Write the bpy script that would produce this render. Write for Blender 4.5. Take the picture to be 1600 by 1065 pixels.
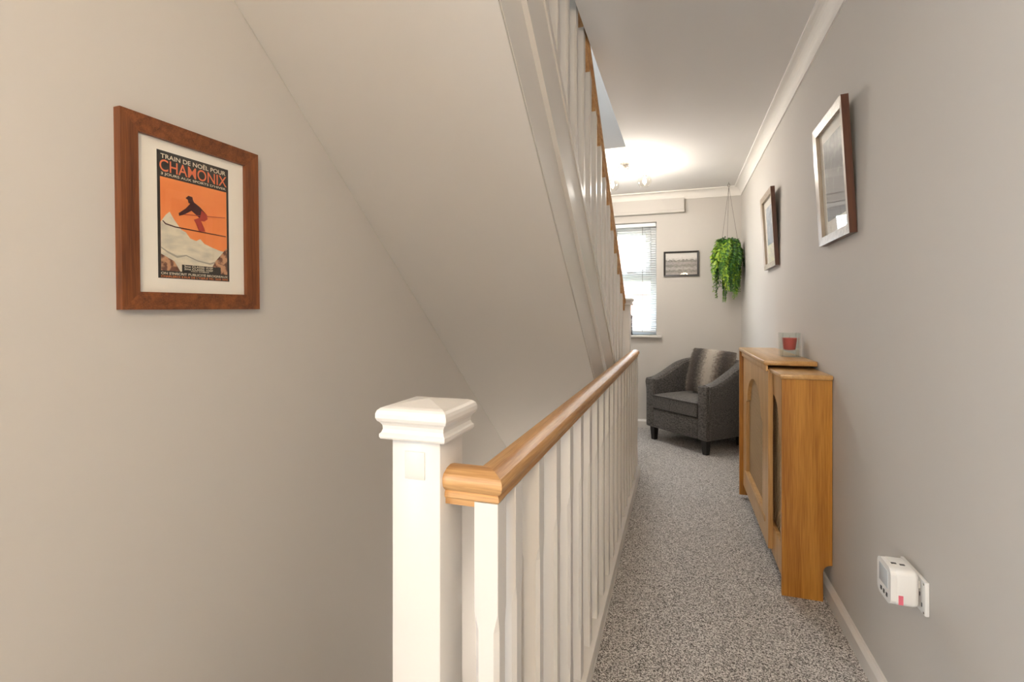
import bpy, bmesh, math, random
from mathutils import Matrix, Vector
random.seed(7)
for o in list(bpy.data.objects): bpy.data.objects.remove(o, do_unlink=True)
SC = bpy.context.scene
COL = SC.collection
PI = math.pi

# ------------------------------------------------------------------ camera, world, exposure
F_PX, HORIZON, VPX, EYE = 775.0, 492.0, 1058.0, 1.15
YAW = math.atan((VPX - 800) / F_PX)
cam = bpy.data.cameras.new('camera'); camo = bpy.data.objects.new('camera', cam); COL.objects.link(camo)
cam.sensor_width = 36.0; cam.lens = 36.0 * F_PX / 1600.0; cam.clip_start = 0.02
cam.shift_y = -(532.5 - HORIZON) / 1600.0
camo.location = (0, 0, EYE); camo.rotation_euler = (PI / 2, 0, YAW)
SC.camera = camo
SC.view_settings.view_transform = 'Standard'
try: SC.view_settings.look = 'None'
except Exception: pass
SC.view_settings.gamma = 1.0; SC.view_settings.use_curve_mapping = False
SC.view_settings.exposure = 0.98
world = bpy.data.worlds.new('overcast_sky'); SC.world = world; world.use_nodes = True
bg = world.node_tree.nodes['Background']; bg.inputs[0].default_value = (0.86, 0.93, 1.0, 1); bg.inputs[1].default_value = 9.5
LAMP_FAR, FILL_NEAR, FILL_LOW = 6.6, 42.0, 40.0  # far is the visible fitting; near and low are added fill lights
def portal(loc, rot, sx, sy):
    l = bpy.data.lights.new('portal', 'AREA'); l.shape = 'RECTANGLE'; l.size = sx; l.size_y = sy
    l.cycles.is_portal = True
    o = bpy.data.objects.new('portal', l); COL.objects.link(o); o.location = loc; o.rotation_euler = rot
portal((-0.6, 5.46, 1.52), (-PI / 2, 0, 0), 0.8, 1.15)
portal((-0.75, 2.6, 4.72), (0, 0, 0), 0.9, 1.6)
portal((-1.30, -.925, 1.30), (0, -PI / 2, 0), 1.3, 1.05)

# ------------------------------------------------------------------ materials
MATS = {}
def mat(name, col=(.8, .8, .8), rough=.5, noise=None, bump=None, metal=0, spec=.5, col2=None, stretch=None, sheen=0, coat=0):
    """principled material; noise=(scale, lo, hi) blends col -> col2; bump=(scale,strength)"""
    m = bpy.data.materials.new(name); m.use_nodes = True; nt = m.node_tree; b = nt.nodes['Principled BSDF']
    b.inputs['Base Color'].default_value = (*col, 1); b.inputs['Roughness'].default_value = rough
    b.inputs['Metallic'].default_value = metal; b.inputs['Specular IOR Level'].default_value = spec
    if sheen: b.inputs['Sheen Weight'].default_value = sheen
    if coat: b.inputs['Coat Weight'].default_value = coat; b.inputs['Coat Roughness'].default_value = .15
    tc = nt.nodes.new('ShaderNodeTexCoord'); mp = nt.nodes.new('ShaderNodeMapping')
    nt.links.new(tc.outputs['Object'], mp.inputs['Vector'])
    if stretch: mp.inputs['Scale'].default_value = stretch
    if noise:
        n = nt.nodes.new('ShaderNodeTexNoise'); n.inputs['Scale'].default_value = noise[0]; n.inputs['Detail'].default_value = 4
        nt.links.new(mp.outputs[0], n.inputs['Vector'])
        r = nt.nodes.new('ShaderNodeValToRGB'); r.color_ramp.elements[0].position = noise[1]; r.color_ramp.elements[1].position = noise[2]
        r.color_ramp.elements[0].color = (*col, 1); r.color_ramp.elements[1].color = (*(col2 or col), 1)
        nt.links.new(n.outputs['Fac'], r.inputs[0]); nt.links.new(r.outputs[0], b.inputs['Base Color'])
    if bump:
        n = nt.nodes.new('ShaderNodeTexNoise'); n.inputs['Scale'].default_value = bump[0]; n.inputs['Detail'].default_value = 3
        nt.links.new(mp.outputs[0], n.inputs['Vector'])
        bp = nt.nodes.new('ShaderNodeBump'); bp.inputs['Strength'].default_value = bump[1]; bp.inputs['Distance'].default_value = bump[2] if len(bump) > 2 else .002
        nt.links.new(n.outputs['Fac'], bp.inputs['Height']); nt.links.new(bp.outputs[0], b.inputs['Normal'])
    MATS[name] = m
    return m
def wood(name, c1, c2, axis, rough=.35, scale=9, coat=.2):
    """wood grain running along axis 0/1/2"""
    m = bpy.data.materials.new(name); m.use_nodes = True; nt = m.node_tree; b = nt.nodes['Principled BSDF']
    b.inputs['Roughness'].default_value = rough; b.inputs['Coat Weight'].default_value = coat; b.inputs['Coat Roughness'].default_value = .2
    tc = nt.nodes.new('ShaderNodeTexCoord'); mp = nt.nodes.new('ShaderNodeMapping')
    s = [1.0, 1.0, 1.0]; s[axis] = .04; mp.inputs['Scale'].default_value = s
    nt.links.new(tc.outputs['Object'], mp.inputs['Vector'])
    n = nt.nodes.new('ShaderNodeTexNoise'); n.inputs['Scale'].default_value = scale * 6; n.inputs['Detail'].default_value = 6; n.inputs['Distortion'].default_value = .6
    n2 = nt.nodes.new('ShaderNodeTexNoise'); n2.inputs['Scale'].default_value = scale * 45; n2.inputs['Detail'].default_value = 2
    nt.links.new(mp.outputs[0], n.inputs['Vector']); nt.links.new(mp.outputs[0], n2.inputs['Vector'])
    mx = nt.nodes.new('ShaderNodeMath'); mx.operation = 'MULTIPLY_ADD'; mx.inputs[1].default_value = .4
    nt.links.new(n2.outputs['Fac'], mx.inputs[0])
    sc = nt.nodes.new('ShaderNodeMath'); sc.operation = 'MULTIPLY'; sc.inputs[1].default_value = .6
    nt.links.new(n.outputs['Fac'], sc.inputs[0]); nt.links.new(sc.outputs[0], mx.inputs[2])
    r = nt.nodes.new('ShaderNodeValToRGB'); r.color_ramp.elements[0].position = .36; r.color_ramp.elements[1].position = .62
    r.color_ramp.elements[0].color = (*c1, 1); r.color_ramp.elements[1].color = (*c2, 1)
    nt.links.new(mx.outputs[0], r.inputs[0]); nt.links.new(r.outputs[0], b.inputs['Base Color'])
    bp = nt.nodes.new('ShaderNodeBump'); bp.inputs['Strength'].default_value = .15; bp.inputs['Distance'].default_value = .001
    nt.links.new(mx.outputs[0], bp.inputs['Height']); nt.links.new(bp.outputs[0], b.inputs['Normal'])
    MATS[name] = m
    return m
def thin_glass(name, tint=(1, 1, 1), refl=.03, rough=.0, edge=.75):
    m = bpy.data.materials.new(name); m.use_nodes = True; nt = m.node_tree; nt.nodes.clear()
    out = nt.nodes.new('ShaderNodeOutputMaterial'); mx = nt.nodes.new('ShaderNodeMixShader')
    tr = nt.nodes.new('ShaderNodeBsdfTransparent'); tr.inputs[0].default_value = (*tint, 1)
    gl = nt.nodes.new('ShaderNodeBsdfGlossy'); gl.inputs['Roughness'].default_value = rough
    lw = nt.nodes.new('ShaderNodeLayerWeight'); lw.inputs[0].default_value = .5
    pw = nt.nodes.new('ShaderNodeMath'); pw.operation = 'POWER'; pw.inputs[1].default_value = 4.0; nt.links.new(lw.outputs['Facing'], pw.inputs[0])
    fr = nt.nodes.new('ShaderNodeMath'); fr.operation = 'MULTIPLY_ADD'; fr.inputs[1].default_value = edge; fr.inputs[2].default_value = refl; nt.links.new(pw.outputs[0], fr.inputs[0])
    nt.links.new(fr.outputs[0], mx.inputs[0]); nt.links.new(tr.outputs[0], mx.inputs[1]); nt.links.new(gl.outputs[0], mx.inputs[2])
    nt.links.new(mx.outputs[0], out.inputs[0]); MATS[name] = m
def emit(name, col, s):
    m = bpy.data.materials.new(name); m.use_nodes = True; nt = m.node_tree; nt.nodes.clear()
    out = nt.nodes.new('ShaderNodeOutputMaterial'); e = nt.nodes.new('ShaderNodeEmission')
    e.inputs[0].default_value = (*col, 1); e.inputs[1].default_value = s; nt.links.new(e.outputs[0], out.inputs[0]); MATS[name] = m

mat('wall_paint', (.57, .54, .505), .75, bump=(90, .12, .001), spec=.25)
mat('ceiling_paint', (.74, .72, .70), .85, bump=(60, .08, .001), spec=.2)
mat('white_gloss', (.69, .66, .625), .32, bump=(25, .04, .0006), spec=.45)
mat('coving_paint', (.82, .79, .75), .7, spec=.3)
mat('white_plastic', (.83, .82, .80), .3)
mat('upvc', (.82, .84, .86), .3)
mat('blind_slat', (.80, .83, .85), .4)
wood('oak', (.36, .17, .055), (.62, .36, .15), 1, .42, 8, .08)
wood('oak_across', (.36, .17, .055), (.62, .36, .15), 0, .42, 8, .08)
wood('oak_up', (.33, .118, .014), (.58, .27, .045), 2, .35, 4)
wood('oak_veneer', (.50, .27, .09), (.66, .40, .16), 1, .28, 5)
wood('oak_front', (.50, .27, .09), (.68, .42, .18), 2, .35, 6)
wood('walnut_up', (.10, .026, .008), (.235, .075, .02), 2, .45, 8, .1)
wood('walnut_side', (.10, .026, .008), (.235, .075, .02), 1, .45, 8, .1)
wood('pale_frame_up', (.30, .225, .155), (.50, .42, .33), 2, .35, 10)
wood('pale_frame_side', (.30, .225, .155), (.50, .42, .33), 1, .35, 10)
wood('frame_edge', (.05, .014, .007), (.105, .032, .013), 2, .35, 9)
mat('mat_board', (.83, .79, .71), .9, spec=.2)
mat('black_frame', (.02, .018, .017), .35)
mat('poster_black', (.035, .03, .026), .6)
mat('poster_cream', (.78, .71, .55), .6)
mat('poster_orange', (.83, .235, .065), .6, noise=(14, .3, .75), col2=(.90, .30, .09))
mat('poster_red', (.80, .20, .085), .6)
mat('poster_snow', (.74, .67, .52), .6, noise=(22, .4, .7), col2=(.55, .51, .42), stretch=(1, 1, 2.5))
mat('poster_rock', (.16, .07, .045), .6, noise=(60, .45, .55), col2=(.55, .30, .17))
mat('poster_shade', (.36, .34, .28), .6)
mat('skier_dark', (.07, .018, .018), .6)
mat('skier_red', (.42, .055, .035), .6)
mat('fabric', (.022, .019, .018), .9, noise=(75, .34, .66), col2=(.135, .120, .108), stretch=(1, 1, 2.6), bump=(240, .5, .002), sheen=.2)
mat('piping', (.06, .057, .055), .9, bump=(300, .4))
mat('dark_leg', (.014, .011, .01), .3)
mat('nickel', (.62, .58, .53), .25, metal=1)
mat('brass_wire', (.25, .20, .14), .4, metal=1)
mat('wire', (.10, .085, .07), .5)
mat('lattice', (.64, .47, .28), .5)
mat('wax', (.62, .06, .04), .45)
mat('dark_plastic', (.03, .03, .032), .5)
mat('pink_label', (.72, .16, .22), .5)
mat('screen_grey', (.56, .60, .63), .25)
mat('stone_grey', (.30, .31, .31), .7, noise=(30, .45, .55), col2=(.12, .12, .13))
mat('basket', (.035, .028, .018), .9)
mat('brick_far', (.50, .21, .16), .9)
mat('roof_far', (.20, .13, .12), .9)
mat('grass_far', (.10, .16, .05), .95)
thin_glass('glass', refl=.02, edge=.28); thin_glass('pane', (.97, .99, 1)); thin_glass('globe_glass', (.95, .93, .90), .09); thin_glass('cube_glass', (.955, .975, .97), .07)
emit('bulb', (1, .86, .66), 25); emit('opal_fill', (1, .79, .55), FILL_NEAR); emit('sconce_fill', (1, .92, .82), FILL_LOW)  # bulb is the visible fitting; the other two glow for added fill lights

def carpet():
    m = bpy.data.materials.new('carpet'); m.use_nodes = True; nt = m.node_tree; b = nt.nodes['Principled BSDF']
    b.inputs['Roughness'].default_value = .95; b.inputs['Specular IOR Level'].default_value = .1; b.inputs['Sheen Weight'].default_value = .2
    tc = nt.nodes.new('ShaderNodeTexCoord')
    n1 = nt.nodes.new('ShaderNodeTexNoise'); n1.inputs['Scale'].default_value = 210; n1.inputs['Detail'].default_value = 2.5; n1.inputs['Roughness'].default_value = .7
    v = nt.nodes.new('ShaderNodeTexVoronoi'); v.inputs['Scale'].default_value = 290
    for n in (n1, v): nt.links.new(tc.outputs['Object'], n.inputs['Vector'])
    sp = nt.nodes.new('ShaderNodeSeparateColor'); nt.links.new(v.outputs['Color'], sp.inputs[0])
    a = nt.nodes.new('ShaderNodeMath'); a.operation = 'MULTIPLY_ADD'; a.inputs[1].default_value = .35
    nt.links.new(sp.outputs[0], a.inputs[0])
    c = nt.nodes.new('ShaderNodeMath'); c.operation = 'MULTIPLY'; c.inputs[1].default_value = .65
    nt.links.new(n1.outputs['Fac'], c.inputs[0]); nt.links.new(c.outputs[0], a.inputs[2])
    r = nt.nodes.new('ShaderNodeValToRGB'); e = r.color_ramp.elements
    e[0].position = .37; e[0].color = (.075, .062, .053, 1); e[1].position = .64; e[1].color = (.82, .79, .76, 1)
    k = e.new(.5); k.color = (.45, .42, .40, 1)
    nt.links.new(a.outputs[0], r.inputs[0]); nt.links.new(r.outputs[0], b.inputs['Base Color'])
    bp = nt.nodes.new('ShaderNodeBump'); bp.inputs['Strength'].default_value = .8; bp.inputs['Distance'].default_value = .006
    nt.links.new(a.outputs[0], bp.inputs['Height']); nt.links.new(bp.outputs[0], b.inputs['Normal'])
    MATS['carpet'] = m
carpet()
def fur_mat():
    """bands of dark, brown and cream fur running up the cushion (object X)"""
    m = bpy.data.materials.new('faux_fur'); m.use_nodes = True; nt = m.node_tree; b = nt.nodes['Principled BSDF']
    b.inputs['Roughness'].default_value = .8; b.inputs['Sheen Weight'].default_value = .3
    tc = nt.nodes.new('ShaderNodeTexCoord'); s = nt.nodes.new('ShaderNodeSeparateXYZ'); nt.links.new(tc.outputs['Object'], s.inputs[0])
    n = nt.nodes.new('ShaderNodeTexNoise'); n.inputs['Scale'].default_value = 60; nt.links.new(tc.outputs['Object'], n.inputs['Vector'])
    a = nt.nodes.new('ShaderNodeMath'); a.operation = 'MULTIPLY_ADD'; a.inputs[1].default_value = .11
    nt.links.new(n.outputs['Fac'], a.inputs[0]); nt.links.new(s.outputs[0], a.inputs[2])
    mr = nt.nodes.new('ShaderNodeMapRange'); mr.inputs[1].default_value = -.165; mr.inputs[2].default_value = .275
    nt.links.new(a.outputs[0], mr.inputs[0])
    r = nt.nodes.new('ShaderNodeValToRGB'); e = r.color_ramp.elements
    e[0].position = 0; e[0].color = (.34, .29, .24, 1); e[1].position = 1; e[1].color = (.30, .26, .22, 1)
    for p, c in ((.08, (.13, .10, .08)), (.24, (.06, .048, .042)), (.36, (.30, .26, .22)), (.44, (.62, .56, .49)), (.55, (.62, .57, .50)), (.63, (.33, .27, .23)), (.76, (.055, .045, .04)), (.9, (.14, .11, .09))):
        x = e.new(p); x.color = (*c, 1)
    nt.links.new(mr.outputs[0], r.inputs[0]); nt.links.new(r.outputs[0], b.inputs['Base Color']); MATS['faux_fur'] = m
fur_mat()
def leaf_mat():
    m = bpy.data.materials.new('fern_leaf'); m.use_nodes = True; nt = m.node_tree; b = nt.nodes['Principled BSDF']
    b.inputs['Roughness'].default_value = .45
    tc = nt.nodes.new('ShaderNodeTexCoord'); n = nt.nodes.new('ShaderNodeTexNoise'); n.inputs['Scale'].default_value = 38
    nt.links.new(tc.outputs['Object'], n.inputs['Vector'])
    oi = nt.nodes.new('ShaderNodeObjectInfo')
    a = nt.nodes.new('ShaderNodeMath'); a.operation = 'MULTIPLY_ADD'; a.inputs[1].default_value = .28
    nt.links.new(oi.outputs['Random'], a.inputs[0]); nt.links.new(n.outputs['Fac'], a.inputs[2])
    r = nt.nodes.new('ShaderNodeValToRGB'); e = r.color_ramp.elements
    e[0].position = .48; e[0].color = (.012, .07, .012, 1); e[1].position = .85; e[1].color = (.36, .52, .04, 1)
    k = e.new(.66); k.color = (.06, .20, .014, 1)
    nt.links.new(a.outputs[0], r.inputs[0]); nt.links.new(r.outputs[0], b.inputs['Base Color']); MATS['fern_leaf'] = m
leaf_mat()
def print_mat(name, kind):
    """flat printed pictures: 'valley' black and white photograph, 'etching' grey print, 'pastel' tinted print"""
    m = bpy.data.materials.new(name); m.use_nodes = True; nt = m.node_tree; b = nt.nodes['Principled BSDF']; b.inputs['Roughness'].default_value = .6
    tc = nt.nodes.new('ShaderNodeTexCoord'); s = nt.nodes.new('ShaderNodeSeparateXYZ'); nt.links.new(tc.outputs['Object'], s.inputs[0])
    mp = nt.nodes.new('ShaderNodeMapping'); nt.links.new(tc.outputs['Object'], mp.inputs['Vector'])
    n = nt.nodes.new('ShaderNodeTexNoise'); n.inputs['Detail'].default_value = 6
    nt.links.new(mp.outputs[0], n.inputs['Vector'])
    r = nt.nodes.new('ShaderNodeValToRGB'); e = r.color_ramp.elements
    a = nt.nodes.new('ShaderNodeMath'); a.operation = 'MULTIPLY_ADD'
    nt.links.new(s.outputs[2], a.inputs[0])
    if kind == 'valley':
        mp.inputs['Scale'].default_value = (1, 1, 3.2); n.inputs['Scale'].default_value = 34; a.inputs[1].default_value = 4.2
        mm = nt.nodes.new('ShaderNodeMath'); mm.operation = 'MULTIPLY_ADD'; mm.inputs[1].default_value = .36; mm.inputs[2].default_value = .24
        nt.links.new(n.outputs['Fac'], mm.inputs[0]); nt.links.new(mm.outputs[0], a.inputs[2])
        e[0].position = .0; e[0].color = (.30, .28, .27, 1); e[1].position = 1; e[1].color = (.62, .60, .57, 1)
        for p, c in ((.12, .12), (.22, .36), (.33, .13), (.45, .30), (.56, .10), (.60, .48), (.7, .60)):
            x = e.new(p); x.color = (c, c * .96, c * .93, 1)
    elif kind == 'etching':
        n.inputs['Scale'].default_value = 30; a.inputs[1].default_value = .8
        nt.links.new(n.outputs['Fac'], a.inputs[2])
        e[0].position = .55; e[0].color = (.16, .15, .15, 1); e[1].position = .95; e[1].color = (.52, .49, .45, 1)
        x = e.new(.75); x.color = (.30, .29, .28, 1)
    else:
        n.inputs['Scale'].default_value = 24; a.inputs[1].default_value = .9
        nt.links.new(n.outputs['Fac'], a.inputs[2])
        e[0].position = .5; e[0].color = (.35, .42, .50, 1); e[1].position = .98; e[1].color = (.72, .35, .2, 1)
        x = e.new(.72); x.color = (.62, .66, .70, 1); x = e.new(.84); x.color = (.70, .55, .45, 1)
    nt.links.new(a.outputs[0], r.inputs[0]); nt.links.new(r.outputs[0], b.inputs['Base Color']); MATS[name] = m
print_mat('photo_valley', 'valley'); print_mat('etching_print', 'etching'); print_mat('pastel_print', 'pastel')

# ------------------------------------------------------------------ building helpers
W = {}
ID = Matrix.Identity(4)
class MB:
    """collects shapes, then links them as ONE mesh object"""
    def __init__(s): s.v = []; s.f = []; s.sm = []
    def add(s, vs, fs, M=None, smooth=False):
        k = len(s.v)
        s.v += [tuple(M @ Vector(p)) if M else tuple(p) for p in vs]
        s.f += [tuple(i + k for i in f) for f in fs]; s.sm += [smooth] * len(fs); return s
    def addbm(s, bm, M=None, smooth=False):
        bm.verts.index_update()
        s.add([v.co.copy() for v in bm.verts], [[v.index for v in f.verts] for f in bm.faces], M, smooth); bm.free(); return s
    def box(s, x0, x1, y0, y1, z0, z1, r=0, M=None, seg=2):
        if r <= 0:
            vs = [(x, y, z) for x in (x0, x1) for y in (y0, y1) for z in (z0, z1)]
            return s.add(vs, [(0, 1, 3, 2), (4, 6, 7, 5), (0, 4, 5, 1), (2, 3, 7, 6), (0, 2, 6, 4), (1, 5, 7, 3)], M)
        bm = bmesh.new(); bmesh.ops.create_cube(bm, size=1)
        for v in bm.verts: v.co = Vector(((x0 + x1) / 2 + v.co.x * (x1 - x0), (y0 + y1) / 2 + v.co.y * (y1 - y0), (z0 + z1) / 2 + v.co.z * (z1 - z0)))
        bmesh.ops.bevel(bm, geom=bm.edges[:], offset=r, segments=seg, profile=.5, affect='EDGES')
        return s.addbm(bm, M, smooth=True)
    def prism(s, poly, axis, a, b, M=None):
        """polygon in the two other axes extruded along axis from a to b"""
        n = len(poly)
        def p(q, t): 
            l = list(q); l.insert(axis, t); return tuple(l)
        vs = [p(q, a) for q in poly] + [p(q, b) for q in poly]
        fs = [tuple(range(n)), tuple(range(2 * n - 1, n - 1, -1))] + [(i, i + n, (i + 1) % n + n, (i + 1) % n) for i in range(n)]
        return s.add(vs, fs, M)
    def lathe(s, prof, M=None, seg=20, smooth=True, cap=True):
        vs = []; fs = []
        for r, z in prof:
            for i in range(seg): vs.append((r * math.cos(2 * PI * i / seg), r * math.sin(2 * PI * i / seg), z))
        for j in range(len(prof) - 1):
            for i in range(seg):
                fs.append((j * seg + i, j * seg + (i + 1) % seg, (j + 1) * seg + (i + 1) % seg, (j + 1) * seg + i))
        if cap and prof[0][0] > 1e-6: fs.append(tuple(range(seg - 1, -1, -1)))
        if cap and prof[-1][0] > 1e-6: fs.append(tuple(range((len(prof) - 1) * seg, len(prof) * seg)))
        return s.add(vs, fs, M, smooth)
    def squares(s, prof, M=None):
        """stack of square rings (half size, z)"""
        vs = []; fs = []
        for h, z in prof: vs += [(-h, -h, z), (h, -h, z), (h, h, z), (-h, h, z)]
        for j in range(len(prof) - 1):
            for i in range(4): fs.append((4 * j + i, 4 * j + (i + 1) % 4, 4 * j + 4 + (i + 1) % 4, 4 * j + 4 + i))
        fs.append((3, 2, 1, 0)); k = 4 * len(prof) - 4; fs.append((k, k + 1, k + 2, k + 3))
        return s.add(vs, fs, M)
    def tube(s, pts, r, seg=8, M=None):
        pts = [Vector(p) for p in pts]; vs = []; fs = []; n = len(pts)
        for i, p in enumerate(pts):
            d = (pts[min(i + 1, n - 1)] - pts[max(i - 1, 0)]).normalized()
            u = d.cross(Vector((0, 0, 1)) if abs(d.z) < .95 else Vector((1, 0, 0))).normalized(); w = d.cross(u)
            rr = r[i] if isinstance(r, (list, tuple)) else r
            for k in range(seg):
                a = 2 * PI * k / seg; vs.append(tuple(p + rr * (math.cos(a) * u + math.sin(a) * w)))
        for i in range(n - 1):
            for k in range(seg): fs.append((i * seg + k, i * seg + (k + 1) % seg, (i + 1) * seg + (k + 1) % seg, (i + 1) * seg + k))
        fs.append(tuple(range(seg - 1, -1, -1))); fs.append(tuple(range((n - 1) * seg, n * seg)))
        return s.add(vs, fs, M, True)
    def mesh(s, name, m):
        me = bpy.data.meshes.new(name); me.from_pydata(s.v, [], s.f)
        for p, q in zip(me.polygons, s.sm): p.use_smooth = q
        bm = bmesh.new(); bm.from_mesh(me); bmesh.ops.recalc_face_normals(bm, faces=bm.faces[:]); bm.to_mesh(me); bm.free()
        if m: me.materials.append(MATS[m])
        return me
    def build(s, name, m, parent=None, M=None):
        """vertices are world coordinates (after M)"""
        T = (W[parent].inverted() if parent else ID) @ (M or ID)
        me = s.mesh(name, m); me.transform(T)
        if any(s.sm): 
            try: me.set_sharp_from_angle(angle=math.radians(28))
            except Exception: pass
        o = bpy.data.objects.new(name, me); COL.objects.link(o)
        if parent: o.parent = parent; W[o] = W[parent]
        else: W[o] = ID
        return o
def inst(name, me, parent, M):
    o = bpy.data.objects.new(name, me); COL.objects.link(o)
    if parent: o.parent = parent; o.matrix_basis = W[parent].inverted() @ M
    else: o.matrix_basis = M
    W[o] = M; return o
def tag(o, label, cat, group=None):
    o['label'] = label; o['category'] = cat
    if group: o['group'] = group
    return o
def thing(name, label, cat, M, group=None):
    o = bpy.data.objects.new(name, None); COL.objects.link(o); o.empty_display_size = .05
    if not isinstance(M, Matrix): M = Matrix.Translation(M)
    o.matrix_basis = M; W[o] = M
    return tag(o, label, cat, group)
def struct(o): o['kind'] = 'structure'; return o
def T(x, y, z): return Matrix.Translation((x, y, z))
def RX(a): return Matrix.Rotation(a, 4, 'X')
def RY(a): return Matrix.Rotation(a, 4, 'Y')
def RZ(a): return Matrix.Rotation(a, 4, 'Z')

# ------------------------------------------------------------------ dimensions
XW, YE, H, YB = .59, 5.25, 2.39, -1.5          # right wall, end wall, ceiling, wall behind
S = RZ(-math.radians(.795))                     # the stair and the left wall stand very slightly askew
XL, CE = -1.16, -.41                            # left wall, edge of the ceiling opening (stair frame)
ZLOW, ZTOP = -2.6, 4.7

# ------------------------------------------------------------------ structure
struct(MB().box(XW, XW + .12, YB - .12, YE + .2, ZLOW, ZTOP).build('wall_right', 'wall_paint'))
L0, L1, L2, L3 = -1.45, -.40, .65, 1.95                     # opening for the added left-wall window, out of view
wm = MB().box(XL - .12, XL, YB - .3, L0, ZLOW, ZTOP).box(XL - .12, XL, L1, YE + .3, ZLOW, ZTOP)
wm.box(XL - .12, XL, L0, L1, ZLOW, L2).box(XL - .12, XL, L0, L1, L3, ZTOP)
struct(wm.build('wall_left', 'wall_paint', M=S))
struct(MB().box(-1.5, XW + .12, YB - .12, YB, ZLOW, ZTOP).build('wall_back', 'wall_paint'))
WX0, WX1, WZ0, WZ1 = -1.0, -.2, .945, 2.10
wm = MB()
wm.box(-1.5, WX0, YE, YE + .22, ZLOW, ZTOP); wm.box(WX1, XW + .12, YE, YE + .22, ZLOW, ZTOP)
wm.box(WX0, WX1, YE, YE + .22, ZLOW, WZ0); wm.box(WX0, WX1, YE, YE + .22, WZ1, ZTOP)
struct(wm.build('wall_end', 'wall_paint'))
# floor: a landing in front of the stairwell, the corridor beside it and the far landing
FX = -.33
fm = MB()
fpoly = [(XL - .05, YB), (XW, YB), (XW, YE), (XL + .0, YE), (XL + .0, 3.86), (FX, 3.86), (FX, .84), (XL - .05, .84)]
fm.prism([fpoly[i] for i in (0, 1)] + [(XW, .84), (XL - .05, .84)], 2, -.25, 0)
fm.prism([(FX, .84), (XW, .84), (XW, 3.86), (FX, 3.86)], 2, -.25, 0)
fm.prism([(XL, 3.86), (XW, 3.86), (XW, YE), (XL, YE)], 2, -.25, 0)
struct(fm.build('floor', 'carpet'))
struct(MB().box(-1.4, XW, YB, YE, ZLOW - .1, ZLOW).build('floor_lower', 'carpet'))
struct(MB().box(FX, FX + .1, .84, 3.86, ZLOW, -.25).build('wall_stairwell', 'wall_paint'))
cm = MB()
cm.prism([(CE, YB - .1), (XW + .08, YB - .1), (XW + .02, YE + .05), (CE, YE + .05)], 2, H, H + .21)
cm.prism([(XL, 3.735), (CE, 3.735), (CE, YE + .03), (XL, YE + .03)], 2, H, H + .21)
cm.prism([(XL, YB - .1), (CE, YB - .1), (CE, .84), (XL, .84)], 2, H, H + .21)
struct(cm.build('ceiling', 'ceiling_paint', M=S))
rm = MB()
SK = (-1.2, -.3, 1.8, 3.4)  # opening for the added roof window
rm.box(-1.5, SK[0], YB - .1, YE + .2, ZTOP, ZTOP + .1); rm.box(SK[1], XW + .12, YB - .1, YE + .2, ZTOP, ZTOP + .1)
rm.box(SK[0], SK[1], YB - .1, SK[2], ZTOP, ZTOP + .1); rm.box(SK[0], SK[1], SK[3], YE + .2, ZTOP, ZTOP + .1)
struct(rm.build('ceiling_upper', 'ceiling_paint'))
struct(MB().box(XL, XW - .06, 3.731, 3.80, H + .001, ZTOP).build('wall_upper', 'wall_paint', M=S))
# coving
def cove(p, d):
    pts = [(0, 0), (p, 0), (p, -.010), (p - .006, -.012)]
    for i in range(1, 8):
        a = PI / 2 * i / 8; pts.append((p - .006 - (p - .014) * math.sin(a), -.012 - (d - .024) * (1 - math.cos(a))))
    return pts + [(.008, -d + .010), (.008, -d), (0, -d)]
cp = cove(.068, .082)
struct(MB().prism([(XW - a, H + b) for a, b in cp], 1, YB, YE).build('trim_1', 'coving_paint'))
m = MB()
vs = [];
for a, b in cp: vs.append((-1.2, YE - a, H + b))
for a, b in cp: vs.append((XW - a, YE - a, H + b))
n = len(cp)
m.add(vs, [tuple(range(n)), tuple(range(2 * n - 1, n - 1, -1))] + [(i, i + n, (i + 1) % n + n, (i + 1) % n) for i in range(n)])
struct(m.build('trim_2', 'coving_paint'))
# boxed lintel casing over the window
struct(MB().box(-1.1, .066, YE - .05, YE, 2.195, 2.315).box(-1.1, .070, YE - .058, YE, 2.172, 2.200, .004).build('trim_3', 'wall_paint'))
bp_ = [(0, 0), (.018, 0), (.018, .052), (.013, .060), (.008, .066), (0, .068)]
struct(MB().prism([(XW - a, b) for a, b in bp_], 1, YB, YE).build('baseboard_right', 'white_gloss'))
struct(MB().prism([(YE - a, b * 1.25) for a, b in bp_], 0, -1.1, XW).build('baseboard_end', 'white_gloss'))

# ------------------------------------------------------------------ window and outside
win = bpy.data.objects.new('window_1', None); COL.objects.link(win); win.location = (-.6, YE + .12, WZ0); W[win] = T(-.6, YE + .12, WZ0); struct(win)
fy0, fy1 = YE + .11, YE + .17
def frame4(x0, x1, z0, z1, w, y0, y1, wb=None):
    wb = wb or w
    return MB().box(x0, x0 + w, y0, y1, z0, z1, .006).box(x1 - w, x1, y0, y1, z0, z1, .006).box(x0 + w, x1 - w, y0, y1, z0, z0 + wb, .006).box(x0 + w, x1 - w, y0, y1, z1 - w, z1, .006)
frame4(WX0, WX1, WZ0, WZ1, .065, fy0, fy1).build('window_frame', 'upvc', win)
MB().box(WX0 + .065, WX1 - .065, fy0, fy1, 1.50, 1.575, .006).build('transom', 'upvc', win)
sash = frame4(WX0 + .06, WX1 - .06, 1.57, WZ1 - .06, .055, fy0 - .018, fy1 - .01).build('sash', 'upvc', win)
MB().box(WX0 + .11, WX1 - .11, fy0 + .02, fy0 + .024, 1.62, WZ1 - .11).build('pane', 'pane', sash)
MB().box(WX0 + .06, WX1 - .06, fy0 + .03, fy0 + .034, WZ0 + .06, 1.505).build('pane', 'pane', win)
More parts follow.
